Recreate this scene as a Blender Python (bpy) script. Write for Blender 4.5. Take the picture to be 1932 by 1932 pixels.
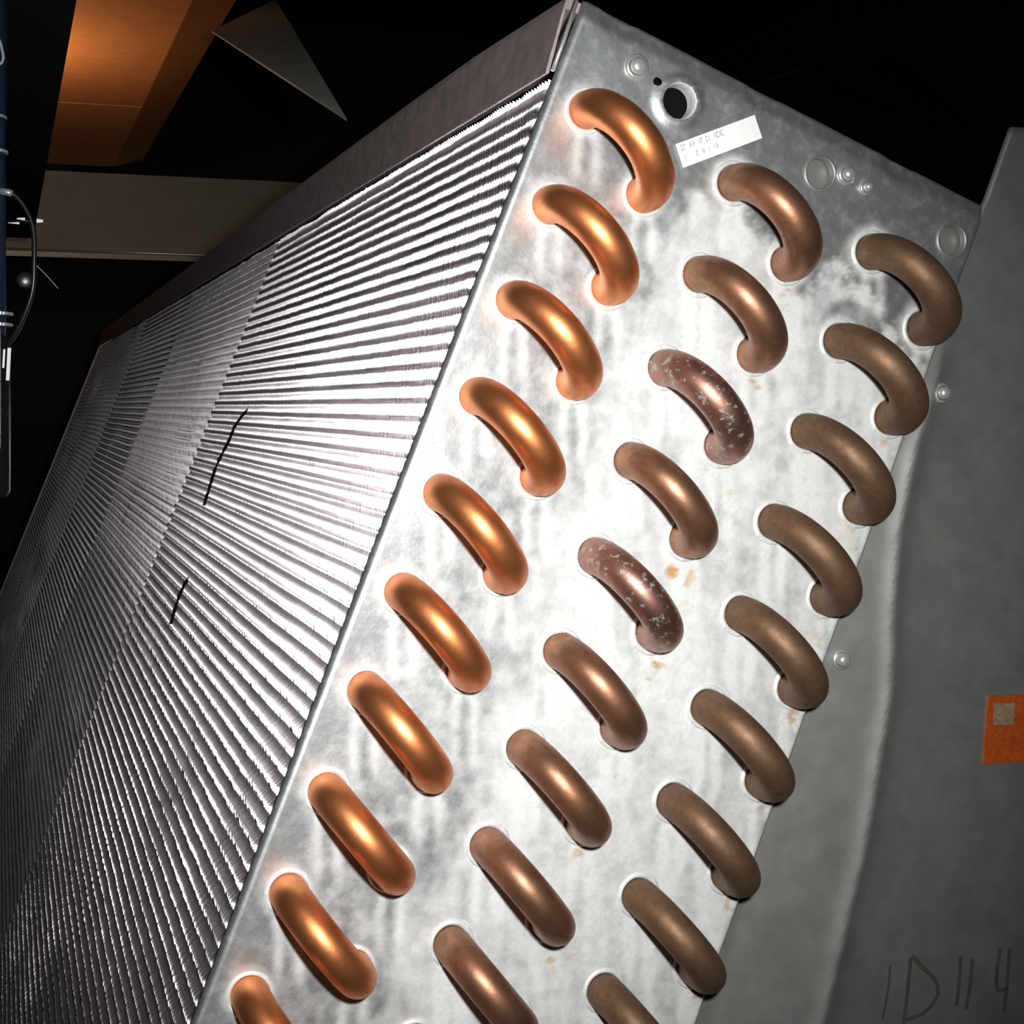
import bpy, bmesh, math, random
import numpy as np
from mathutils import Matrix, Vector

for o in list(bpy.data.objects): bpy.data.objects.remove(o)
S = bpy.context.scene
IN = 0.0254                       # the unit is dimensioned in inches
random.seed(4); rng = np.random.default_rng(4)

# ------------------------------------------------------------------ frames
# World: X right, Y away, Z up.  The coil slab leans 21.49 degrees.
TH = math.radians(21.4876)
AX = Vector((math.cos(TH), 0, -math.sin(TH)))     # across the tube sheet
AY = Vector((math.sin(TH), 0, math.cos(TH)))      # up along the slab
AZ = Vector((0, -1, 0))                           # out of the tube sheet
ORI = Vector((0, 0, 15.70))                       # first tube centre above the floor

def slab_matrix(px, py):
    """frame of the slab with its pivot at plate point (px,py)"""
    loc = (ORI + AX*px + AY*py)*IN
    m = Matrix(((AX.x, AY.x, AZ.x, loc.x), (AX.y, AY.y, AZ.y, loc.y), (AX.z, AY.z, AZ.z, loc.z), (0, 0, 0, 1)))
    return m

# ------------------------------------------------------------------ camera
cd = bpy.data.cameras.new('camera'); cam = bpy.data.objects.new('camera', cd)
S.collection.objects.link(cam); S.camera = cam
cd.sensor_fit = 'HORIZONTAL'; cd.sensor_width = 36.0
cd.lens = 36.0*2448.54/1932
cd.shift_x = (966-617.68)/1932; cd.shift_y = -(966-811.97)/1932
cd.clip_start = 0.005; cd.clip_end = 50
# camera axes in the slab frame (solved from the return-bend grid)
w = Vector((-3.0841, -0.5901, -0.3854)); ang = w.length
Rpc = Matrix.Rotation(ang, 3, w)                  # slab -> camera (x right, y down, z forward)
PW = Matrix(((AX.x, AY.x, AZ.x), (AX.y, AY.y, AZ.y), (AX.z, AY.z, AZ.z)))
Rc = PW @ Rpc.transposed() @ Matrix(((1, 0, 0), (0, -1, 0), (0, 0, -1)))
CP = Vector((-4.0896, -4.6608, 11.7484))
cam.matrix_world = Matrix.Translation((ORI + PW @ CP)*IN) @ Rc.to_4x4()

# ------------------------------------------------------------------ light
def lamp(name, kind, loc, energy, color, size):
    l = bpy.data.lights.new(name, kind); l.energy = energy; l.color = color
    if kind == 'AREA': l.size = size
    else: l.shadow_soft_size = size
    o = bpy.data.objects.new(name, l); S.collection.objects.link(o); o.location = loc
    return o
# the phone's flash, an inch from its lens
fl = lamp('phone_flash', 'SPOT', (ORI + PW @ Vector((-3.206, -3.443, 11.297)))*IN, 6.8, (0.985, 0.99, 0.975), 0.008)
fl.data.spot_size = math.radians(80); fl.data.spot_blend = 1.0
fl.rotation_euler = (PW @ (Vector((-0.2, -4.0, 0)) - Vector((-3.206, -3.443, 11.297)))).to_track_quat('-Z', 'Y').to_euler()
# added warm fill, unseen, brightening the ceiling boards and cross beam
wl = lamp('added_warm_fill', 'POINT', (ORI + Vector((-7.5, 48, 9.2)))*IN, 1.3, (1.0, 0.62, 0.34), 0.02)
wd = bpy.data.worlds.new('world'); S.world = wd; wd.use_nodes = True
wd.node_tree.nodes['Background'].inputs[0].default_value = (0.5, 0.55, 0.65, 1)
wd.node_tree.nodes['Background'].inputs[1].default_value = 0.004
S.view_settings.view_transform = 'Standard'; S.view_settings.look = 'None'
S.view_settings.exposure = 0.0; S.view_settings.gamma = 1.0; S.view_settings.use_curve_mapping = False

# ------------------------------------------------------------------ materials
def nt(name):
    m = bpy.data.materials.new(name); m.use_nodes = True
    t = m.node_tree; b = t.nodes['Principled BSDF']
    return m, t, b
def noise(t, scale, detail=3, vec=None, rough=0.6):
    n = t.nodes.new('ShaderNodeTexNoise'); n.inputs['Scale'].default_value = scale
    n.inputs['Detail'].default_value = detail; n.inputs['Roughness'].default_value = rough
    if vec is not None: t.links.new(vec, n.inputs['Vector'])
    return n
def coords(t, scale=(1, 1, 1), kind='Object'):
    c = t.nodes.new('ShaderNodeTexCoord'); m = t.nodes.new('ShaderNodeMapping')
    m.inputs['Scale'].default_value = scale; t.links.new(c.outputs[kind], m.inputs[0])
    return m.outputs[0]
def ramp(t, fac, stops):
    r = t.nodes.new('ShaderNodeValToRGB'); e = r.color_ramp.elements
    while len(e) < len(stops): e.new(0.5)
    for k, (p, c) in enumerate(stops): e[k].position = p; e[k].color = (*c, 1) if len(c) == 3 else c
    t.links.new(fac, r.inputs[0]); return r
def mix(t, fac, a, b):
    m = t.nodes.new('ShaderNodeMix'); m.data_type = 'RGBA'
    for v, i in ((fac, 0), (a, 6), (b, 7)):
        if hasattr(v, 'is_output') or hasattr(v, 'links'): t.links.new(v, m.inputs[i])
        elif i == 0: m.inputs[0].default_value = v
        else: m.inputs[i].default_value = (*v, 1)
    return m.outputs[2]
def math_(t, op, a, b=0.0, clamp=False):
    m = t.nodes.new('ShaderNodeMath'); m.operation = op; m.use_clamp = clamp
    for i, v in enumerate((a, b)):
        if hasattr(v, 'links'): t.links.new(v, m.inputs[i])
        else: m.inputs[i].default_value = v
    return m.outputs[0]
def bump(t, b, h, strength, dist):
    n = t.nodes.new('ShaderNodeBump'); n.inputs['Strength'].default_value = strength
    n.inputs['Distance'].default_value = dist; t.links.new(h, n.inputs['Height'])
    t.links.new(n.outputs[0], b.inputs['Normal'])
def simple(name, col, metal=0.0, rough=0.5, nscale=300, var=0.15, bstr=0.0, spec=0.5):
    m, t, b = nt(name); v = coords(t)
    n = noise(t, nscale, 4, v)
    c2 = tuple(x*(1-var) for x in col); c3 = tuple(min(1, x*(1+var)) for x in col)
    r = ramp(t, n.outputs[0], [(0.3, c2), (0.7, c3)])
    t.links.new(r.outputs[0], b.inputs['Base Color'])
    b.inputs['Metallic'].default_value = metal; b.inputs['Roughness'].default_value = rough
    b.inputs['Specular IOR Level'].default_value = spec
    if bstr: bump(t, b, n.outputs[0], bstr, 0.0005)
    return m

def mat_sheet():
    m, t, b = nt('galvanised_sheet_with_white_rust')
    v = coords(t)
    st = t.nodes.new('ShaderNodeAttribute'); st.attribute_name = 'stain'
    ru = t.nodes.new('ShaderNodeAttribute'); ru.attribute_name = 'rust'
    gr = t.nodes.new('ShaderNodeAttribute'); gr.attribute_name = 'verdigris'
    n1 = noise(t, 260, 5, v, 0.65); n2 = noise(t, 900, 3, v, 0.6)
    metal = ramp(t, n1.outputs[0], [(0.30, (0.46, 0.48, 0.49)), (0.52, (0.52, 0.54, 0.545)), (0.72, (0.60, 0.615, 0.61))])
    oxide = ramp(t, n2.outputs[0], [(0.25, (0.67, 0.68, 0.665)), (0.75, (0.79, 0.79, 0.775))])
    f = math_(t, 'ADD', st.outputs['Fac'], math_(t, 'MULTIPLY', math_(t, 'SUBTRACT', n1.outputs[0], 0.5), 0.55), True)
    c = mix(t, f, metal.outputs[0], oxide.outputs[0])
    c = mix(t, gr.outputs['Fac'], c, (0.46, 0.58, 0.49))
    c = mix(t, ru.outputs['Fac'], c, (0.50, 0.27, 0.08))
    t.links.new(c, b.inputs['Base Color'])
    t.links.new(math_(t, 'SUBTRACT', 0.86, math_(t, 'MULTIPLY', f, 0.80)), b.inputs['Metallic'])
    t.links.new(math_(t, 'ADD', 0.47, math_(t, 'MULTIPLY', f, 0.2)), b.inputs['Roughness'])
    bump(t, b, n1.outputs[0], 0.25, 0.0004)
    return m
def mat_copper(name, bright, dark, rough, patina, spots=0.0, met=0.93):
    m, t, b = nt(name); v = coords(t)
    oi = t.nodes.new('ShaderNodeObjectInfo')
    vv = t.nodes.new('ShaderNodeVectorMath'); vv.operation = 'ADD'
    t.links.new(v, vv.inputs[0]); t.links.new(math_(t, 'MULTIPLY', oi.outputs['Random'], 3.0), vv.inputs[1])
    n = noise(t, 120, 4, vv.outputs[0]); n2 = noise(t, 620, 4, vv.outputs[0], 0.7)
    r = ramp(t, n.outputs[0], [(0.3, dark), (0.65, bright)])
    c = r.outputs[0]
    f = math_(t, 'MULTIPLY', math_(t, 'SUBTRACT', n2.outputs[0], 0.42, True), patina*3, True)
    c = mix(t, f, c, tuple(x*0.45 for x in dark))
    if spots:
        n3 = noise(t, 480, 3, vv.outputs[0], 0.7)
        s = ramp(t, n3.outputs[0], [(0.56, (0, 0, 0)), (0.63, (1, 1, 1))]).outputs[0]
        c = mix(t, math_(t, 'MULTIPLY', s, spots), c, (0.34, 0.42, 0.38))
        t.links.new(math_(t, 'SUBTRACT', met, math_(t, 'MULTIPLY', s, 0.7*spots)), b.inputs['Metallic'])
    else: b.inputs['Metallic'].default_value = met
    t.links.new(c, b.inputs['Base Color'])
    t.links.new(math_(t, 'ADD', rough, math_(t, 'MULTIPLY', n2.outputs[0], 0.12)), b.inputs['Roughness'])
    bump(t, b, n2.outputs[0], 0.12, 0.0003)
    return m

M = {}
M['sheet'] = mat_sheet()
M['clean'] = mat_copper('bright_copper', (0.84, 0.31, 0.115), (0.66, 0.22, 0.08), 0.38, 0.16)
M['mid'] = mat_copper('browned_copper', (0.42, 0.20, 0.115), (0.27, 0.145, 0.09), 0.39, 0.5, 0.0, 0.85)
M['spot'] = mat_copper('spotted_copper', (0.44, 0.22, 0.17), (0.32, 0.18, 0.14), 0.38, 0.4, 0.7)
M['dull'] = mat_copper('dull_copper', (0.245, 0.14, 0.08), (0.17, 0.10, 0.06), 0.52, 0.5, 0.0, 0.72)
M['collar'] = simple('oxidised_collar', (0.74, 0.76, 0.74), 0.25, 0.5, 700, 0.15, 0.3)
M['fin'] = simple('aluminium_fin', (0.92, 0.85, 0.90), 1.0, 0.28, 60, 0.06)
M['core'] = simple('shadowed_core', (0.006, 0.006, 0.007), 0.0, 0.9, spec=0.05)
M['casing'] = simple('casing_steel', (0.52, 0.43, 0.43), 0.6, 0.55, 200, 0.2, 0.1)
M['panel'] = simple('panel_steel', (0.38, 0.385, 0.365), 0.72, 0.52, 120, 0.12, 0.1)
M['screw'] = simple('zinc_screw', (0.80, 0.80, 0.77), 0.7, 0.3, 500, 0.1)
M['paper'] = simple('label_paper', (0.93, 0.93, 0.92), 0.0, 0.45, 300, 0.02)
M['grey_ink'] = simple('faded_ink', (0.36, 0.37, 0.37), 0.0, 0.7, 900, 0.3)
M['black_ink'] = simple('marker_ink', (0.08, 0.072, 0.065), 0.0, 0.6)
M['orange'] = simple('orange_label', (0.42, 0.075, 0.01), 0.0, 0.5, 800, 0.25)
M['orange_print'] = simple('label_print', (0.30, 0.20, 0.13), 0.0, 0.6, 800, 0.3)
M['dark'] = simple('dark_duct_liner', (0.018, 0.018, 0.018), 0.0, 0.8)
M['black'] = simple('black_rubber', (0.012, 0.012, 0.016), 0.0, 0.28)
M['hose'] = simple('glossy_hose', (0.02, 0.03, 0.055), 0.0, 0.18)
M['clear'] = simple('pale_tubing', (0.50, 0.56, 0.60), 0.0, 0.25)
M['floor'] = simple('floor_steel', (0.06, 0.058, 0.055), 0.3, 0.6)
M['wall'] = simple('wall_liner', (0.030, 0.028, 0.026), 0.0, 0.75)
M['board'] = simple('warm_board', (0.80, 0.33, 0.12), 0.0, 0.7, 40, 0.10)
M['beam'] = simple('beam_steel', (0.34, 0.335, 0.33), 0.1, 0.6, 30, 0.08)
M['streak'] = simple('light_streak_sheet', (0.75, 0.74, 0.68), 0.1, 0.5, 30, 0.1)  # pale colour standing in for a streak of light
M['ceilmetal'] = simple('ceiling_steel', (0.05, 0.052, 0.045), 0.2, 0.6, 40, 0.1)

# ------------------------------------------------------------------ mesh helpers
def mesh_np(name, V, F, smooth=False):
    me = bpy.data.meshes.new(name); V = np.asarray(V, dtype=float)*IN
    me.from_pydata([tuple(v) for v in V], [], [tuple(int(i) for i in f) for f in F]); me.update()
    if smooth: me.polygons.foreach_set('use_smooth', [True]*len(me.polygons))
    return me
def put(name, me, m, parent=None, off=None, label=None):
    """link a mesh; under a parent the vertices are in the slab frame minus `off`"""
    o = bpy.data.objects.new(name, me); S.collection.objects.link(o)
    if m: 
        if not me.materials: me.materials.append(M[m])
    if parent: o.parent = parent
    if off is not None: o.location = Vector(off)*IN
    if label: o['label'] = label
    return o
def box_vf(x0, x1, y0, y1, z0, z1):
    V = [(x, y, z) for x in (x0, x1) for y in (y0, y1) for z in (z0, z1)]
    F = [(0, 1, 3, 2), (4, 6, 7, 5), (0, 4, 5, 1), (2, 3, 7, 6), (0, 2, 6, 4), (1, 5, 7, 3)]
    return V, F
def bevel_box(name, x0, x1, y0, y1, z0, z1, bv=0.05):
    V, F = box_vf(x0, x1, y0, y1, z0, z1)
    me = mesh_np(name, V, F); bm = bmesh.new(); bm.from_mesh(me)
    bmesh.ops.recalc_face_normals(bm, faces=bm.faces)
    bmesh.ops.bevel(bm, geom=bm.edges[:], offset=bv*IN, segments=2, profile=0.5, affect='EDGES')
    bm.to_mesh(me); bm.free(); return me
def tube_vf(path, r, seg=14, caps=True):
    P = [Vector(p) for p in path]; V = []; F = []
    up = Vector((0, 0, 1)); prev = None
    for i, p in enumerate(P):
        t = (P[min(i+1, len(P)-1)] - P[max(i-1, 0)]).normalized()
        if prev is None:
            a = t.cross(up); a = a if a.length > 1e-3 else t.cross(Vector((1, 0, 0)))
        else: a = prev - t*prev.dot(t)
        a.normalize(); prev = a; b = t.cross(a)
        rr = r[i] if hasattr(r, '__len__') else r
        for k in range(seg):
            q = 2*math.pi*k/seg; V.append(tuple(p + (a*math.cos(q) + b*math.sin(q))*rr))
    n = len(P)
    for i in range(n-1):
        for k in range(seg):
            F.append((i*seg+k, i*seg+(k+1) % seg, (i+1)*seg+(k+1) % seg, (i+1)*seg+k))
    if caps: F.append(tuple(range(seg))[::-1]); F.append(tuple(range((n-1)*seg, n*seg)))
    return V, F
def lathe_vf(prof, seg=28, close=False):
    V = []; F = []
    for (r, z) in prof:
        for k in range(seg):
            q = 2*math.pi*k/seg; V.append((r*math.cos(q), r*math.sin(q), z))
    for i in range(len(prof)-1):
        for k in range(seg): F.append((i*seg+k, i*seg+(k+1) % seg, (i+1)*seg+(k+1) % seg, (i+1)*seg+k))
    if close: F.append(tuple(range((len(prof)-1)*seg, len(prof)*seg)))
    return V, F
def join_vf(parts):
    V = []; F = []
    for v, f in parts:
        n = len(V); V += [tuple(q) for q in v]; F += [tuple(i+n for i in g) for g in f]
    return V, F
def smooth_path(pts, n=8):
    """Catmull-Rom through pts"""
    P = [Vector(p) for p in pts]; P = [P[0]*2-P[1]] + P + [P[-1]*2-P[-2]]; out = []
    for i in range(1, len(P)-2):
        for k in range(n):
            t = k/n; a, b, c, d = P[i-1], P[i], P[i+1], P[i+2]
            out.append(0.5*((2*b) + (c-a)*t + (2*a-5*b+4*c-d)*t*t + (3*b-a-3*c+d)*t**3))
    out.append(P[-2]); return out

def vnoise(x, y, seed):
    r = np.random.default_rng(seed); G = r.random((64, 64))
    xi = np.floor(x).astype(int); yi = np.floor(y).astype(int); fx = x-xi; fy = y-yi
    fx = fx*fx*(3-2*fx); fy = fy*fy*(3-2*fy)
    g = lambda a, b: G[a % 64, b % 64]
    return (g(xi, yi)*(1-fx)+g(xi+1, yi)*fx)*(1-fy)+(g(xi, yi+1)*(1-fx)+g(xi+1, yi+1)*fx)*fy
def fbm(x, y, seed, o=4):
    s = 0; a = 0.5; t = 0
    for k in range(o): s = s + a*vnoise(x*2**k, y*2**k, seed+k); t += a; a *= 0.55
    return s/t
def sstep(a, b, x):
    t = np.clip((x-a)/(b-a), 0, 1); return t*t*(3-2*t)

# ------------------------------------------------------------------ THE COIL
PX0, PX1, PY0, PY1 = -0.41, 4.58, -15.0, 1.01
PIV = (2.08, -15.0)
coil = bpy.data.objects.new('evaporator_coil', None); S.collection.objects.link(coil)
coil.matrix_world = slab_matrix(*PIV); coil.empty_display_size = 0.02
coil['label'] = 'leaning finned cooling coil with rows of copper return bends through a corroded metal end plate'
coil['category'] = 'cooling coil'
OFF = (-PIV[0], -PIV[1], 0)           # slab coordinates -> coil local

RS = 0.8656; H0 = 0.0545; TR = 0.1868
feet = []                              # (x, y, column, is_lower_right)
COLS = ((0, 15), (1, 15), (2, 14))
for c, n in COLS:
    for i in range(n):
        feet.append((c*2*RS, -i*1.0, c, i, 0)); feet.append((c*2*RS+RS, -i*1.0-0.5, c, i, 1))

# --- tube sheet: a finely divided plate with cut holes; stains as attributes
HOLES = [(RS, 0.5, 0.185), (3*RS, 0.5, 0.165), (5*RS-0.02, 0.5, 0.165)]
SLOT = (0.583, 0.585, 0.045)
step = 0.035
nx = int(round((PX1-PX0)/step))+1; ny = int(round((PY1-PY0)/step))+1
gx = np.linspace(PX0, PX1, nx); gy = np.linspace(PY0, PY1, ny)
X, Y = np.meshgrid(gx, gy)
cell_dead = np.zeros((ny-1, nx-1), bool)
cxm = (X[:-1, :-1]+X[1:, 1:])/2; cym = (Y[:-1, :-1]+Y[1:, 1:])/2
Xs, Ys = X.copy(), Y.copy()
for hx, hy, hr in HOLES+[SLOT]:
    dead = (cxm-hx)**2+(cym-hy)**2 < hr**2
    cell_dead |= dead
    nb = np.zeros_like(X, bool); al = np.zeros_like(X, bool)
    for a in (0, 1):
        for b in (0, 1):
            nb[a:ny-1+a, b:nx-1+b] |= dead; al[a:ny-1+a, b:nx-1+b] |= ~dead
    rim = nb & al
    d = np.hypot(X-hx, Y-hy)+1e-9
    Xs[rim] = (hx+(X-hx)/d*hr)[rim]; Ys[rim] = (hy+(Y-hy)/d*hr)[rim]
X, Y = Xs, Ys
Z = (fbm(X*0.8, Y*0.8, 11)-0.5)*0.035 + (fbm(X*3, Y*3, 21)-0.5)*0.006
Z = Z*sstep(0, 0.3, X-PX0)
Z -= 0.34*np.maximum(0, Y-0.83)                       # rolled top lap
for (hx, hy) in ((0, 1.0), (2*RS, 1.0), (4*RS, 1.0)):  # half-hidden tube holes under the lap: shallow dimples
    d = np.hypot(X-hx, Y-hy); Z -= 0.022*(1-sstep(0.13, 0.24, d))
Z += 0.045*np.exp(-((np.hypot(X-HOLES[0][0], Y-0.5)-0.21)/0.05)**2)
Z[:, 0] -= 0.03; Z[:, -1] -= 0.02
# stain masks (slab coordinates; DN = world-down)
DN = np.array((math.sin(TH), -math.cos(TH)))
su = X*math.cos(TH)+Y*math.sin(TH)*1.0; sv = X*DN[0]+Y*DN[1]
su = X*math.cos(TH)+Y*math.sin(TH)
stain = np.zeros_like(X); rust = np.zeros_like(X); green = np.zeros_like(X)
n_big = fbm(X*1.6+9, Y*1.6, 31); n_str = fbm(su*5, sv*0.9, 41); n_f = fbm(X*7, Y*7, 51)
edgeX = 1.18+0.75*(n_big-0.5)+0.7*(n_str-0.5)
zone = sstep(-0.15, 0.35, X-edgeX)
top = np.interp(X, [0, 1.0, 1.7, 2.3, 2.75, 3.2, 3.45, 4.6], [-1.2, -0.6, 0.02, -0.35, -0.75, -0.15, -0.35, -1.0])
zone *= sstep(-0.12, 0.22, top-Y+0.7*(n_f-0.5))
patch = np.exp(-((X-3.55)/0.42)**2-((Y+0.82)/0.33)**2); zone *= 1-0.85*sstep(0.35, 0.6, patch)
stain += zone*(0.78+0.7*(n_str-0.5)+0.5*(n_f-0.5))
stain += (1-zone)*sstep(-0.2, -1.2, Y)*(0.75*(n_f-0.42)+0.6*(n_str-0.5)+0.10)*sstep(-0.2, 0.4, X)
for (fx, fy, c, i, lr) in feet:
    d = np.hypot(X-fx, Y-fy)
    k = (0.45, 0.9, 0.8)[c]
    m = d < 1.6
    halo = k*np.exp(-((d-0.2)/0.085)**2)*(0.6+0.8*n_f)
    a = (X-fx)*DN[0]+(Y-fy)*DN[1]; s = (X-fx)*DN[1]-(Y-fy)*DN[0]
    L = 0.75+0.35*random.random()
    wdt = 0.10+0.10*np.clip(a, 0, 1)
    drip = np.exp(-((np.abs(s+0.08*(n_big-0.5))-0.10*np.clip(a*3, 0, 1))/0.055)**2)*sstep(0.1, 0.25, a)*(1-sstep(L*0.6, L, a))
    core = np.exp(-(s/wdt)**2)*sstep(0.08, 0.2, a)*(1-sstep(0.3, L*0.9, a))
    stain = np.maximum(stain, np.where(m, halo, 0))
    stain += np.where(m, drip*0.55, 0)
    if lr:
        g = core*(0.45, 0.7, 0.75)[c]*sstep(0.36, 0.58, n_f)*(0.45+random.random()*0.55)
        green = np.maximum(green, np.where(m, g*0.75, 0))
        if c > 0:
            q = core*sstep(0.55, 0.66, fbm(X*9+i, Y*9+c*5, 77+i))*(0.5+0.5*random.random())
            rust = np.maximum(rust, np.where(m, q, 0))
for (rx, ry, rr, st_) in ((2*RS+3*RS-2*RS-0.02, -3.86, 0.10, .9), (1.62, -1.14, 0.05, 1.0)):
    d = np.hypot(X-rx, (Y-ry)); rust = np.maximum(rust, st_*(1-sstep(rr*.5, rr, d))*sstep(.35, .5, n_f))
rust += 0.10*zone*sstep(3.2, 4.5, X)*sstep(.45, .65, n_f)
stain = np.clip(stain, 0, 1)*sstep(0.0, 0.10, X-PX0)
stain *= 1-0.0*X
V = np.stack([X.ravel(), Y.ravel(), Z.ravel()], 1)
idx = np.arange(nx*ny).reshape(ny, nx)
F = []
for r_ in range(ny-1):
    for c_ in range(nx-1):
        if not cell_dead[r_, c_]: F.append((idx[r_, c_], idx[r_, c_+1], idx[r_+1, c_+1], idx[r_+1, c_]))
# edge walls and back
ring = list(idx[0, :])+list(idx[1:, -1])+list(idx[-1, :-1][::-1])+list(idx[1:-1, 0][::-1])
nb0 = len(V); back = V[ring].copy(); back[:, 2] = -0.10; V = np.vstack([V, back]); nr = len(ring)
for k in range(nr): F.append((ring[(k+1) % nr], ring[k], nb0+k, nb0+(k+1) % nr))
Vl = V + np.array(OFF)
me = mesh_np('tube_sheet', Vl, F, True)
for nm, A in (('stain', stain), ('rust', np.clip(rust, 0, 1)), ('verdigris', np.clip(green, 0, 1))):
    at = me.attributes.new(nm, 'FLOAT', 'POINT')
    at.data.foreach_set('value', np.concatenate([A.ravel(), np.zeros(nr)]).astype(np.float32))
sheet = put('tube_sheet', me, 'sheet', coil, None, 'galvanised end plate streaked with white corrosion')

# hole liners and the grey backing seen through two of them
for k, (hx, hy, hr) in enumerate(HOLES):
    if k == 0: prof = [(hr+0.045, -0.02), (hr+0.025, 0.022), (hr+0.005, 0.032), (hr-0.008, 0.02), (hr-0.015, -0.04), (hr-0.02, -0.12)]
    else: prof = [(hr+0.03, -0.01), (hr+0.02, 0.018), (hr, 0.022), (hr-0.012, 0.0), (hr-0.015, -0.05)]
    me = mesh_np('hole_rim', *lathe_vf(prof, 32), True)
    put('hole_rim', me, 'collar' if k == 0 else 'panel', sheet, (hx+OFF[0], hy+OFF[1], 0))
me = mesh_np('backing_strip', *box_vf(3*RS-0.5, PX1-0.05, 0.2, 0.85, -0.12, -0.082))
put('backing_strip', me, 'panel', sheet, OFF)
cm = mesh_np('collar', *lathe_vf([(0.245, -0.03), (0.234, 0.006), (0.214, 0.016), (0.200, 0.017), (0.192, 0.010), (0.186, -0.02)], 28), True)
for (fx, fy, c, i, lr) in feet:
    put('collar', cm, 'collar', sheet, (fx+OFF[0], fy+OFF[1], float((fbm(np.array([fx*.8]), np.array([fy*.8]), 11)[0]-0.5)*0.035)))

# --- return bends
def bend_mesh(name, dent):
    L = math.hypot(RS, 0.5); path = []; rad = []
    for z in (-0.09, -0.02, H0): path.append((-L/2, 0, z)); rad.append(TR)
    for k in range(1, 30):
        a = math.pi*k/30
        path.append((-L/2*math.cos(a), 0, H0+L/2*math.sin(a))); rad.append(TR*(1.0-0.02*math.sin(a)))
    for z in (H0, -0.02, -0.09): path.append((L/2, 0, z)); rad.append(TR)
    V, F = tube_vf(path, rad, 30)
    if dent:
        V = [Vector(v) for v in V]
        rd = random.Random(dent)
        c = Vector((-L/2-TR*0.85, rd.uniform(-.08, .08), 0.12+rd.uniform(0, .05)))
        for v in V:
            d = (v-c).length; v += Vector((1, 0, 0))*0.05*math.exp(-(d/0.07)**2)
        V = [tuple(v) for v in V]
    return mesh_np(name, V, F, True)
bm0 = bend_mesh('return_bend', 0)
words = {('clean'): 'bright orange copper return bend', 'mid': 'browned copper return bend',
         'spot': 'browned return bend spotted with pale green corrosion', 'dull': 'dull dark brown return bend'}
bends = []
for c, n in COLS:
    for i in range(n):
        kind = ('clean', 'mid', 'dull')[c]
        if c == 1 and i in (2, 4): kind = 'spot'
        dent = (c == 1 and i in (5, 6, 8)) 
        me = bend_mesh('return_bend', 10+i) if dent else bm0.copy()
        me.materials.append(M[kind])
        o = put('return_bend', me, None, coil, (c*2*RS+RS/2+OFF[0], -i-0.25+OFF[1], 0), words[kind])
        o.rotation_euler = (0, 0, math.atan2(-0.5, RS) + random.uniform(-.012, .012))
        bends.append(o)

# --- screws on the plate, slot, sticker
def screw_mesh(name, r=0.085, hexed=False):
    seg = 6 if hexed else 22
    a = lathe_vf([(r*1.5, 0.0), (r*1.5, 0.02), (r*1.15, 0.028)], 24)
    b = lathe_vf([(r, 0.02), (r, 0.06), (r*0.8, 0.085), (r*0.45, 0.098), (r*0.1, 0.10)], seg, True)
    return mesh_np(name, *join_vf([a, b]), not hexed)
for (sx, sy, r) in ((0.325, 0.622, 0.085), (2.885, 0.615, 0.07), (3.14, 0.585, 0.05)):
    put('screw', screw_mesh('screw', r), 'screw', coil, (sx+OFF[0], sy+OFF[1], 0))
    
c0 = np.array((0.985, 0.085)); e1 = np.array((1.675, 0.725))-c0; wv = e1/np.linalg.norm(e1); hv = np.array((wv[1], -wv[0])); 
Wd = np.linalg.norm(e1); Hd = 0.245
def stick_pt(u, v, z): p = c0 + wv*u*Wd + hv*v*Hd; return (p[0]+OFF[0], p[1]+OFF[1], z)
V = [stick_pt(u, v, 0.022+z) for z in (0, 0.006) for u, v in ((0, 0), (1, 0), (1, 1), (0, 1))]
F = [(7, 6, 5, 4), (0, 1, 2, 3), (0, 4, 5, 1), (1, 5, 6, 2), (2, 6, 7, 3), (3, 7, 4, 0)]
stk = put('paper_sticker', mesh_np('paper_sticker', V, F), 'paper', coil, None, 'white rectangular paper sticker with two faint lines of print')
parts = []; u = 0.05
rs_ = random.Random(3)
for line, (v0, v1, umax) in enumerate(((0.10, 0.34, 0.60), (0.52, 0.74, 0.52))):
    u = 0.05
    while u < umax:
        wch = rs_.uniform(0.018, 0.032)
        if rs_.random() < 0.82:
            for (a0, a1, b0, b1) in rs_.choice((((0, .3, 0, 1), (.3, 1, .0, .2)), ((.0, .3, 0, 1), (.7, 1, 0, 1), (.3, .7, .4, .6)), ((0, 1, 0, .2), (0, 1, .8, 1), (0, .3, .2, .8)), ((.35, .65, 0, 1),))):
                q = [stick_pt(u+wch*x, v0+(v1-v0)*y, 0.0288) for x, y in ((a0, b0), (a0, b1), (a1, b1), (a1, b0))]
                parts.append((q, [(0, 1, 2, 3)]))
        u += wch*1.35
put('faint_print', mesh_np('faint_print', *join_vf(parts)), 'grey_ink', stk, None, 'two short lines of faded grey characters')

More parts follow.
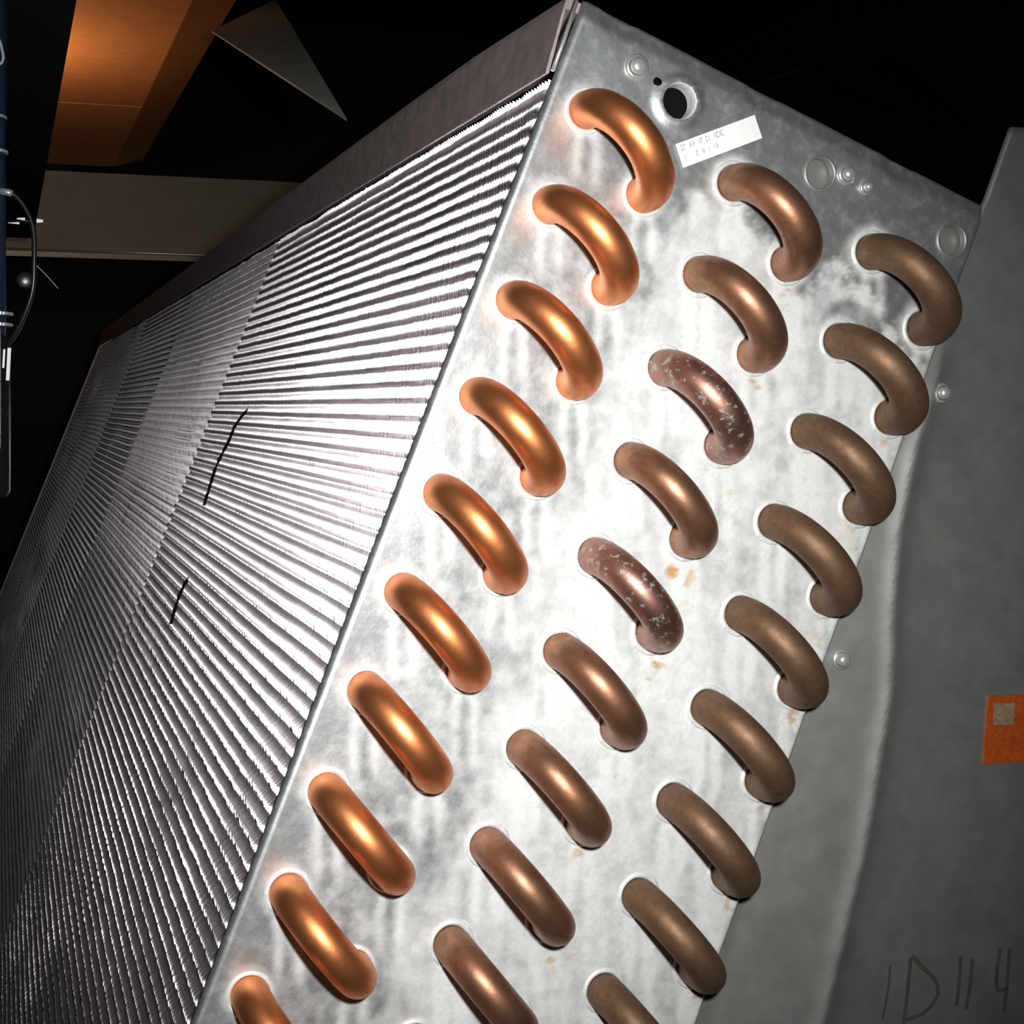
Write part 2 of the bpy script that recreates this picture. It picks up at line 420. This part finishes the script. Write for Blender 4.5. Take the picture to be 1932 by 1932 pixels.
# --- fins: sheets of thin aluminium with rippled edges, in banks of about a foot
SHEAR = 0.006
FP = 1/14; RP = 0.19
bank_edges = [-0.23, -13.0, -24.5, -36.2, -47.8, -60.0]
def fin_bank_mesh(z0, cnt, phase, amp, tilt, seed):
    """cnt separate fins, each a ripple-edged strip with its own small wander"""
    spr = 6; n = int((14.9+0.20)/RP*spr); k = np.arange(n+1)[None, :]; f = np.arange(cnt)[:, None]
    r = np.random.default_rng(seed)
    zf = z0-f*FP
    y = 0.20-k*RP/spr + 0*f
    wander = (0.2 if seed == 0 else 0.35)*(fbm(y*0.9+3, zf*0.10+50, 60+seed)-0.5)+0.5*(fbm(y*0.5+9, zf*0.45+50, 70+seed)-0.5)*sstep(0.45, 0.7, fbm(y*0.7, zf*0.2+50, 80+seed))
    a = 2*np.pi*(k/spr+phase+wander)
    rr = 0.5+0.5*np.sin(a)
    jit = (r.random((cnt, 1))-0.5)*0.010
    knock = (fbm(y*4.0+7, zf*3.0+50, 90+seed)-0.5)*0.022
    top_mess = 0.05*np.exp(-((y-0.20)/0.06)**2)*(fbm(zf*2+60, y*0+5, 95+seed)-0.3)
    x = PX0-0.012+(0.040 if seed == 0 else 0.052)*rr+jit+knock-top_mess
    frac = (k/spr) % 1.0
    z = zf+amp*np.sin(a+1.2)-0.11*RP*(frac-0.5)+0.010*(fbm(y*2.2, zf*0.8+50, 99+seed)-0.5)
    tl = tilt+0.05*(fbm(y*0.35+4, zf*0.12+50, 33+seed)-0.5)
    yy = y+SHEAR*zf
    A = np.stack([x+OFF[0], yy+OFF[1], z+tl*(x-PX0)], -1); B = np.stack([0*x+OFF[0], yy+OFF[1], z-zf*0.3+zf*0.3+tl*(0.0-PX0)], -1)
    V = np.stack([A, B], 2).reshape(-1, 3)*IN          # fin, sample, (edge, inner)
    base = (f*(n+1)+k[:, :-1])*2
    Q = np.stack([base, base+1, base+3, base+2], -1).reshape(-1).astype(np.int32)
    nf = len(Q)//4
    me = bpy.data.meshes.new('fin_bank'); me.vertices.add(len(V)); me.vertices.foreach_set('co', V.ravel())
    me.loops.add(len(Q)); me.loops.foreach_set('vertex_index', Q)
    me.polygons.add(nf); me.polygons.foreach_set('loop_start', np.arange(0, nf*4, 4, dtype=np.int32))
    me.polygons.foreach_set('use_smooth', np.ones(nf, bool)); me.update(calc_edges=True); me.validate()
    return me
for b in range(5):
    z0, z1 = bank_edges[b], bank_edges[b+1]
    me = fin_bank_mesh(z0, int((z0-z1)/FP), [0.0, 0.3, 0.1, 0.45, 0.2][b], [.0045, .0075, .009, .009, .009][b], [.30, .30, .27, .29, .26][b], b)
    o = put('fin_bank', me, 'fin', coil)
    o['kind'] = 'stuff'
    o['label'] = ['block of thin aluminium fins nearest the end plate', 'second block of thin aluminium fins from the end plate', 'middle block of thin aluminium fins', 'fourth block of thin aluminium fins', 'block of thin aluminium fins at the far end'][b]
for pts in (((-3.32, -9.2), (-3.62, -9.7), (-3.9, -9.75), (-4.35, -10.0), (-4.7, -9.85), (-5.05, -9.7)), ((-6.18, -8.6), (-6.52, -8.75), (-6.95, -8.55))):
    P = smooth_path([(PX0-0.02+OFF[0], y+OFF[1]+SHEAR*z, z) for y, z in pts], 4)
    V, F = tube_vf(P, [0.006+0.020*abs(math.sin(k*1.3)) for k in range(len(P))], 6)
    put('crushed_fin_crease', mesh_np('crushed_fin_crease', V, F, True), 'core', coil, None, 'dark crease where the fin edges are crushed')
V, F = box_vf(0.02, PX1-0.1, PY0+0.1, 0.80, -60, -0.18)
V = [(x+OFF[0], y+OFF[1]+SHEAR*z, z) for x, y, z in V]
put('core_shade_block', mesh_np('core_shade_block', V, F), 'core', coil)  # added black filler: paints the shade between fins and behind the open hole

# --- casing: top cover with turned-down flange, and the seam lip beside the end plate
zs = [-0.11, -1.2]+[-60*k/24 for k in range(1, 25)]
sec = [(-0.46, 0.215), (-0.49, 0.205), (-0.50, 0.24), (-0.56, 0.90), (-0.56, 0.98), (-0.52, 0.99), (4.5, 0.86), (4.5, 0.82), (-0.50, 0.88), (-0.53, 0.86), (-0.47, 0.30)]
V = []; F = []
for z in zs:
    for (x, y) in sec: V.append((x+OFF[0]-(0.10*min(1, -z/3.0) if -0.6 < x < -0.49 and y > .8 else 0), y+OFF[1]+SHEAR*z, z))
ns = len(sec)
for a in range(len(zs)-1):
    for k in range(ns): F.append((a*ns+k, (a+1)*ns+k, (a+1)*ns+(k+1) % ns, a*ns+(k+1) % ns))
F.append(tuple(range(ns))); F.append(tuple(range((len(zs)-1)*ns, len(zs)*ns))[::-1])
put('top_casing', mesh_np('top_casing', V, F), 'casing', coil, None, 'brownish steel cover strip along the top of the fins')
V, F = tube_vf([(-0.475+OFF[0], 0.20+OFF[1], 0.02), (-0.478+OFF[0], 0.5+OFF[1], 0.022), (-0.50+OFF[0], 0.93+OFF[1], 0.02)], 0.022, 10)
put('seam_lip', mesh_np('seam_lip', V, F, True), 'screw', coil)
# far end plate
V, F = box_vf(PX0-0.05, PX1, PY0, 0.9, -60.3, -60.1)
V = [(x+OFF[0], y+OFF[1]+SHEAR*z, z) for x, y, z in V]
put('far_end_plate', mesh_np('far_end_plate', V, F), 'casing', coil)

# ------------------------------------------------------------------ SIDE PANEL with a rolled fold
PV2 = (8.5, -15.0)
OF2 = (-PV2[0], -PV2[1], 0)
panel = bpy.data.objects.new('side_panel', None); S.collection.objects.link(panel)
panel.matrix_world = slab_matrix(*PV2); panel.empty_display_size = 0.02
panel['label'] = 'grey steel panel with a curved fold and orange sticker, right of the end plate'
panel['category'] = 'panel'
fy = [-15, -7.65, -5.78, -4.95, -4.13, -3.3, -2.57, -1.7, 0, 3]; fxv = [7.0, 6.05, 5.83, 5.66, 5.49, 5.18, 4.95, 4.80, 4.74, 4.7]
def panel_z(x, y):
    x = np.asarray(x, float); y = np.asarray(y, float)
    f = np.interp(y, fy, fxv); s = x-f
    k = sstep(0.5, -1.5, y)
    z = -0.20 + k*np.where(s < 0, 0.0, 0) 
    z = z + k*(0.036*np.exp(-(s/0.13)**2) + 0.16*np.clip(1+s/1.2, 0, 1)*(s < 0) + 0.14*(s >= 0)*np.exp(-np.maximum(s, 0)/0.5))
    return z
gx = np.concatenate([np.arange(4.69, 8.6, 0.035), np.arange(8.6, 14, 0.5)]); gy = np.arange(-15, 1.41, 0.08)
X2, Y2 = np.meshgrid(gx, gy)
X2 = X2 - 0.22*sstep(0.6, -0.4, Y2)*np.clip((8.6-X2)/3.9, 0, 1)
Y2 = Y2 + (Y2+15)/16.3*(0.55+0.394*(X2-4.5))*1.0      # the top edge runs level
Z2 = panel_z(X2, Y2)+(fbm(X2*1.2, Y2*1.2, 5)-.5)*.02
n2x, n2y = len(gx), len(gy); id2 = np.arange(n2x*n2y).reshape(n2y, n2x)
V = np.stack([X2.ravel(), Y2.ravel(), Z2.ravel()], 1); F = []
for r_ in range(n2y-1):
    for c_ in range(n2x-1): F.append((id2[r_, c_], id2[r_, c_+1], id2[r_+1, c_+1], id2[r_+1, c_]))
ring = list(id2[0, :])+list(id2[1:, -1])+list(id2[-1, :-1][::-1])+list(id2[1:-1, 0][::-1])
nb0 = len(V); bk = V[ring].copy(); bk[:, 2] -= 0.06; V = np.vstack([V, bk]); nr = len(ring)
for k in range(nr): F.append((ring[(k+1) % nr], ring[k], nb0+k, nb0+(k+1) % nr))
put('sheet', mesh_np('sheet', V+np.array(OF2), F, True), 'panel', panel)
for (sx, sy) in ((4.87, -1.01), (4.83, -4.04)):
    put('screw', screw_mesh('screw', 0.07), 'screw', panel, (sx+OF2[0], sy+OF2[1], float(panel_z(sx, sy))+0.01))
def drape(poly_uv, name, m, h, parent, label=None, n=8):
    (a, b, c, d) = [np.array(p) for p in poly_uv]; V = []; F = []
    for lay in (h, h-0.02):
        for i in range(n+1):
            for j in range(n+1):
                u = i/n; v = j/n; p = (a*(1-u)+b*u)*(1-v)+(d*(1-u)+c*u)*v
                V.append((p[0]+OF2[0], p[1]+OF2[1], float(panel_z(p[0], p[1]))+lay))
    N = (n+1)**2
    for i in range(n):
        for j in range(n):
            q = i*(n+1)+j; F.append((q, q+1, q+n+2, q+n+1))
    edge = [i*(n+1) for i in range(n+1)]+[n*(n+1)+j for j in range(1, n+1)]+[i*(n+1)+n for i in range(n-1, -1, -1)]+[j for j in range(n-1, 0, -1)]
    for k in range(len(edge)): a_, b_ = edge[k], edge[(k+1) % len(edge)]; F.append((a_, b_, b_+N, a_+N))
    return put(name, mesh_np(name, V, F), m, parent, None, label)
ost = drape([(6.77, -3.80), (7.00, -4.52), (7.75, -4.22), (7.50, -3.53)], 'orange_sticker', 'orange', 0.022, panel, 'faded orange rectangular sticker')
drape([(6.87, -3.86), (6.95, -4.08), (7.20, -3.99), (7.12, -3.77)], 'sticker_print', 'orange_print', 0.026, ost, 'washed-out pale square printed on the orange', 4)
strokes = [[(6.68, -6.88), (6.75, -7.09), (6.82, -7.44)], [(6.91, -6.73), (6.98, -6.97), (7.08, -7.33), (7.12, -7.5)],
           [(6.92, -6.71), (7.09, -6.79), (7.31, -6.88), (7.40, -7.0), (7.38, -7.13), (7.29, -7.27), (7.12, -7.38)],
           [(7.53, -6.55), (7.63, -6.85), (7.69, -7.07)], [(7.69, -6.54), (7.77, -6.81), (7.82, -7.07)],
           [(7.99, -6.33), (8.06, -6.61), (8.14, -6.76), (8.27, -6.72)], [(8.11, -6.29), (8.25, -6.74), (8.32, -6.98)]]
for s_, st_ in enumerate(strokes):
    P = smooth_path([(x, y, 0) for x, y in st_], 6); V = []; F = []
    hw = 0.022 if s_ else 0.014
    for k, p in enumerate(P):
        t = (P[min(k+1, len(P)-1)]-P[max(k-1, 0)]).normalized(); nn = Vector((-t.y, t.x, 0))*hw
        for q in (p+nn, p-nn): V.append((q.x+OF2[0], q.y+OF2[1], float(panel_z(q.x, q.y))+0.028))
    for k in range(len(P)-1): F.append((2*k, 2*k+1, 2*k+3, 2*k+2))
    put('pen_stroke', mesh_np('pen_stroke', V, F), 'black_ink', panel)

# ------------------------------------------------------------------ THINGS at the left of the frame (world inches, relative to ORI)
def thing(name, label, cat, loc, group=None):
    o = bpy.data.objects.new(name, None); S.collection.objects.link(o); o.location = (ORI+Vector(loc))*IN
    o['label'] = label; o['category'] = cat; o.empty_display_size = 0.02
    if group: o['group'] = group
    return o
def wput(name, V, F, m, base, parent=None, smooth=True, label=None):
    V = [(v[0]-base[0], v[1]-base[1], v[2]-base[2]) for v in V]
    o = put(name, mesh_np(name, V, F, smooth), m, parent, None, label)
    if parent is None: o.location = (ORI+Vector(base))*IN
    return o
HY = 8.0           # they hang 8 inches beyond the end plate, from the duct above
# the black service hose down the left edge, knurled crimp rings on it
hb = (-5.72, HY, 4.4)
hose = thing('service_hose', 'glossy black hose hanging down the left edge, with knurled crimp rings', 'hose', hb)
V, F = tube_vf([(-5.72, HY, z) for z in np.linspace(-3.9, 5.2, 30)], 0.235, 24)
wput('hose', V, F, 'hose', hb, hose)
for (z, r, x1) in ((1.275, 0.243, 0), (0.77, 0.262, 0), (-1.60, 0.335, 0), (-1.76, 0.330, 0)):
    seg = 64; V = []; F = []
    prof = [(r-0.05, -0.028), (r, -0.02), (r, 0.02), (r-0.05, 0.028)]
    for (rr, zz) in prof:
        for k in range(seg):
            q = 2*math.pi*k/seg; r2 = rr*(1+0.022*(1 if k % 2 else -1)*(rr == r)); V.append((-5.72+r2*math.cos(q), HY+r2*math.sin(q), z+zz))
    for i in range(3):
        for k in range(seg): F.append((i*seg+k, i*seg+(k+1) % seg, (i+1)*seg+(k+1) % seg, (i+1)*seg+k))
    wput('crimp_ring', V, F, 'screw', hb, hose, False)
V, F = tube_vf([(-5.72, HY, z) for z in (-1.90, -1.95, -4.2, -4.3)], [0.24, 0.30, 0.30, 0.24], 24)
wput('rubber_sleeve', V, F, 'black', hb, hose)
# pale tube just entering the frame
tb = (-5.62, HY-0.6, -15.70)
V, F = tube_vf([(-5.66, HY-0.75, z) for z in np.linspace(-3.55, -3.2, 2)]+[(-5.66, HY-0.75, -1.9), (-5.72, HY-0.75, -1.5), (-5.95, HY-0.75, -1.3)], 0.10, 16)
o = wput('pale_tube', V, F, 'clear', tb); o['label'] = 'pale tube cut by the left edge, in front of the black hose'; o['category'] = 'tube'
# upper loop of pale cord
V, F = tube_vf(smooth_path([(-5.75, HY, 2.42), (-5.60, HY-.26, 2.36), (-5.54, HY-.28, 2.18), (-5.53, HY-.28, 2.06), (-5.58, HY-.27, 1.99), (-5.75, HY-.1, 1.97)]), 0.022, 8)
o = wput('cord_loop', V, F, 'clear', (-5.75, HY, 2.0)); o['label'] = 'short loop of pale cord at the top of the left edge'; o['category'] = 'cord'
# black cable looping right and down, cable tie, printed tag, thin wire
kb = (-5.6, HY-0.3, 0.14)
cable = thing('looped_cable', 'glossy black cable curving over and down beside the hose at the left edge', 'cable', kb)
V, F = tube_vf(smooth_path([(-5.9, HY-.3, 0.10), (-5.58, HY-.3, 0.16), (-5.36, HY-.3, 0.10), (-5.19, HY-.3, -0.12), (-5.10, HY-.3, -0.40), (-5.09, HY-.3, -0.85), (-5.12, HY-.28, -1.3), (-5.3, HY-.2, -1.8), (-5.5, HY-.1, -2.1)]), 0.038, 12)
wput('cable', V, F, 'black', kb, cable)
V, F = tube_vf([(-5.58, HY-.3, 0.158), (-5.45, HY-.3, 0.145), (-5.40, HY-.3, 0.125)], 0.052, 14)
wput('metal_sleeve', V, F, 'screw', kb, cable)
for (x0, x1, z0, z1) in ((-5.46, -5.30, -0.315, -0.285), (-5.335, -5.22, -0.255, -0.215), (-5.055, -4.965, -0.285, -0.225)):
    V, F = box_vf(x0, x1, HY-.345, HY-.335, z0, z1)
    V = [(x, y, z+(0.012 if (x > (x0+x1)/2) == (x0 > -5.1) else 0)*(-1 if z == z1 else 1)) for x, y, z in V]
    wput('tie_tail', V, F, 'paper', kb, cable, False)
V, F = tube_vf([(-5.46, HY-.325, -0.27), (-5.2, HY-.325, -0.262), (-4.965, HY-.325, -0.258)], 0.012, 8)
wput('cable_tie', V, F, 'black', kb, cable)
V, F = tube_vf(smooth_path([(-5.10, HY-.3, -0.86), (-5.0, HY-.28, -0.95), (-4.87, HY-.25, -1.08), (-4.74, HY-.2, -1.22)]), 0.007, 6)
o = wput('thin_wire', V, F, 'beam', (-5.1, HY-.3, -.86)); o['label'] = 'thin stray wire slanting down from the black cable'; o['category'] = 'wire'
V = []; F = []
V, F = lathe_vf([(0.10, -0.06), (0.12, -0.05), (0.12, 0.05), (0.10, 0.06), (0.02, 0.065)], 20, True)
V = [(-5.22+v[0], HY-.2-v[2], -1.11+v[1]) for v in V]
o = wput('cable_clip', V, F, 'black', (-5.22, HY-.2, -1.23)); o['label'] = 'small round black clip under the cable loop'; o['category'] = 'clip'
V, F = join_vf([box_vf(-5.535, -5.505, HY-.40, HY-.39, -2.40, -2.13), box_vf(-5.475, -5.425, HY-.40, HY-.39, -2.58, -2.11)])
V = [(x+(0.5*(z+2.3))*0.10, y, z) for x, y, z in V]
o = wput('paper_tag', V, F, 'paper', (-5.45, HY-.4, -2.6), None, False); o['label'] = 'narrow white paper tag stuck upright on the hose'; o['category'] = 'tag'

# ------------------------------------------------------------------ SETTING
def struct(name, x0, x1, y0, y1, z0, z1, m, bv=0.06):
    me = bevel_box(name, 0, x1-x0, 0, y1-y0, 0, z1-z0, bv)
    o = put(name, me, m); o.location = (Vector((ORI.x, ORI.y, 0))+Vector((x0, y0, z0)))*IN
    o['kind'] = 'structure'; return o
G = 15.70
struct('floor', -40, 60, -30, 100, -0.5, 0.0, 'floor')
struct('wall_left', -40.5, -40, -30, 100, 0, G+30, 'wall')
struct('wall_right', 60, 60.5, -30, 100, 0, G+30, 'wall')
struct('wall_back', -40, 60, 100, 100.5, 0, G+30, 'wall')
struct('ceiling', -40, 60, -30, 100, G+30, G+30.5, 'wall')
CX, CZ = -5.513, G-2.839     # camera post above the floor
# warm-lit ceiling boards and the darker board beside them, running away over the left
struct('trim_1', CX+2.2, CX+7.25, 59.3, 78.0, CZ+15.8, CZ+16.4, 'board', 0.03)
struct('trim_2', CX+2.2, CX+7.25, 30.0, 59.2, CZ+15.8, CZ+16.4, 'board', 0.03)
# sloping side board (lower face tilts up to the right)
V = [(CX+7.25, 30, CZ+15.8), (CX+9.2, 30, CZ+16.35), (CX+9.2, 30, CZ+16.9), (CX+7.25, 30, CZ+16.4)]
V += [(x, 78, z) for x, y, z in V]
b0 = (CX+7.25, 30, CZ+15.8)
me = mesh_np('trim_3', [(v[0]-b0[0], v[1]-b0[1], v[2]-b0[2]) for v in V], [(0, 1, 2, 3), (7, 6, 5, 4), (0, 4, 5, 1), (1, 5, 6, 2), (2, 6, 7, 3), (3, 7, 4, 0)])
o = put('trim_3', me, 'board'); o.location = Vector(b0)*IN; o['kind'] = 'structure'
# cross beam with turned bottom lip
bm_ = thing('cross_beam', 'grey steel cross beam with a bright bottom lip behind the coil, under the orange boards', 'beam', (CX+10, 78, -2.839+10))
bb = (CX+10, 78, -2.839+10)
V, F = box_vf(CX-6, CX+40, 78, 78.3, -2.839+10.03, -2.839+15.35); wput('web', V, F, 'beam', bb, bm_, False)
V, F = tube_vf([(CX-6, 77.9, -2.839+10.0), (CX+40, 77.9, -2.839+10.0)], 0.10, 10); wput('lip', V, F, 'screw', bb, bm_)
V, F = box_vf(CX-6, CX+40, 78, 78.2, -2.839+9.55, -2.839+9.95); wput('lower_flange', V, F, 'panel', bb, bm_, False)
# dark duct overhead on the left, its right edge runs away from the viewer
struct('trim_4', CX-30, CX+1.42, -9, 55, CZ+8.0, CZ+10.0, 'dark')
# flat overhead pieces above the coil
def slab_poly(name, P, m, th=0.15, up=(0, 0, 1)):
    base = Vector(P[0]); u = Vector(up)*th
    V = [Vector(p)-base for p in P]+[Vector(p)-base+u for p in P]; n = len(P)
    F = [tuple(range(n))[::-1], tuple(range(n, 2*n))]+[(k, (k+1) % n, n+(k+1) % n, n+k) for k in range(n)]
    me = mesh_np(name, V, F); o = put(name, me, m); o.location = (Vector((0, 0, G))+base)*IN; o['kind'] = 'structure'; return o
slab_poly('light_streak_wedge', [(0.75, 12, 2.41), (0.97, 30, 8.98), (5.53, 42, 13.9)], 'streak', 0.06, (0, 0.3, 0.9))  # pale triangle added to imitate a streak of light, no real part
slab_poly('trim_5', [(31.4, 40, 11.8), (39.4, 40, 9.5), (44, 36, 12.2), (37, 44, 14.6)], 'ceilmetal', 0.4, (0, 1, 0))
slab_poly('trim_7', [(27.0, 41, 11.2), (38.0, 41, 15.8), (38.0, 41, 15.95), (27.0, 41, 11.35)], 'ceilmetal', 0.3, (0, 1, 0))
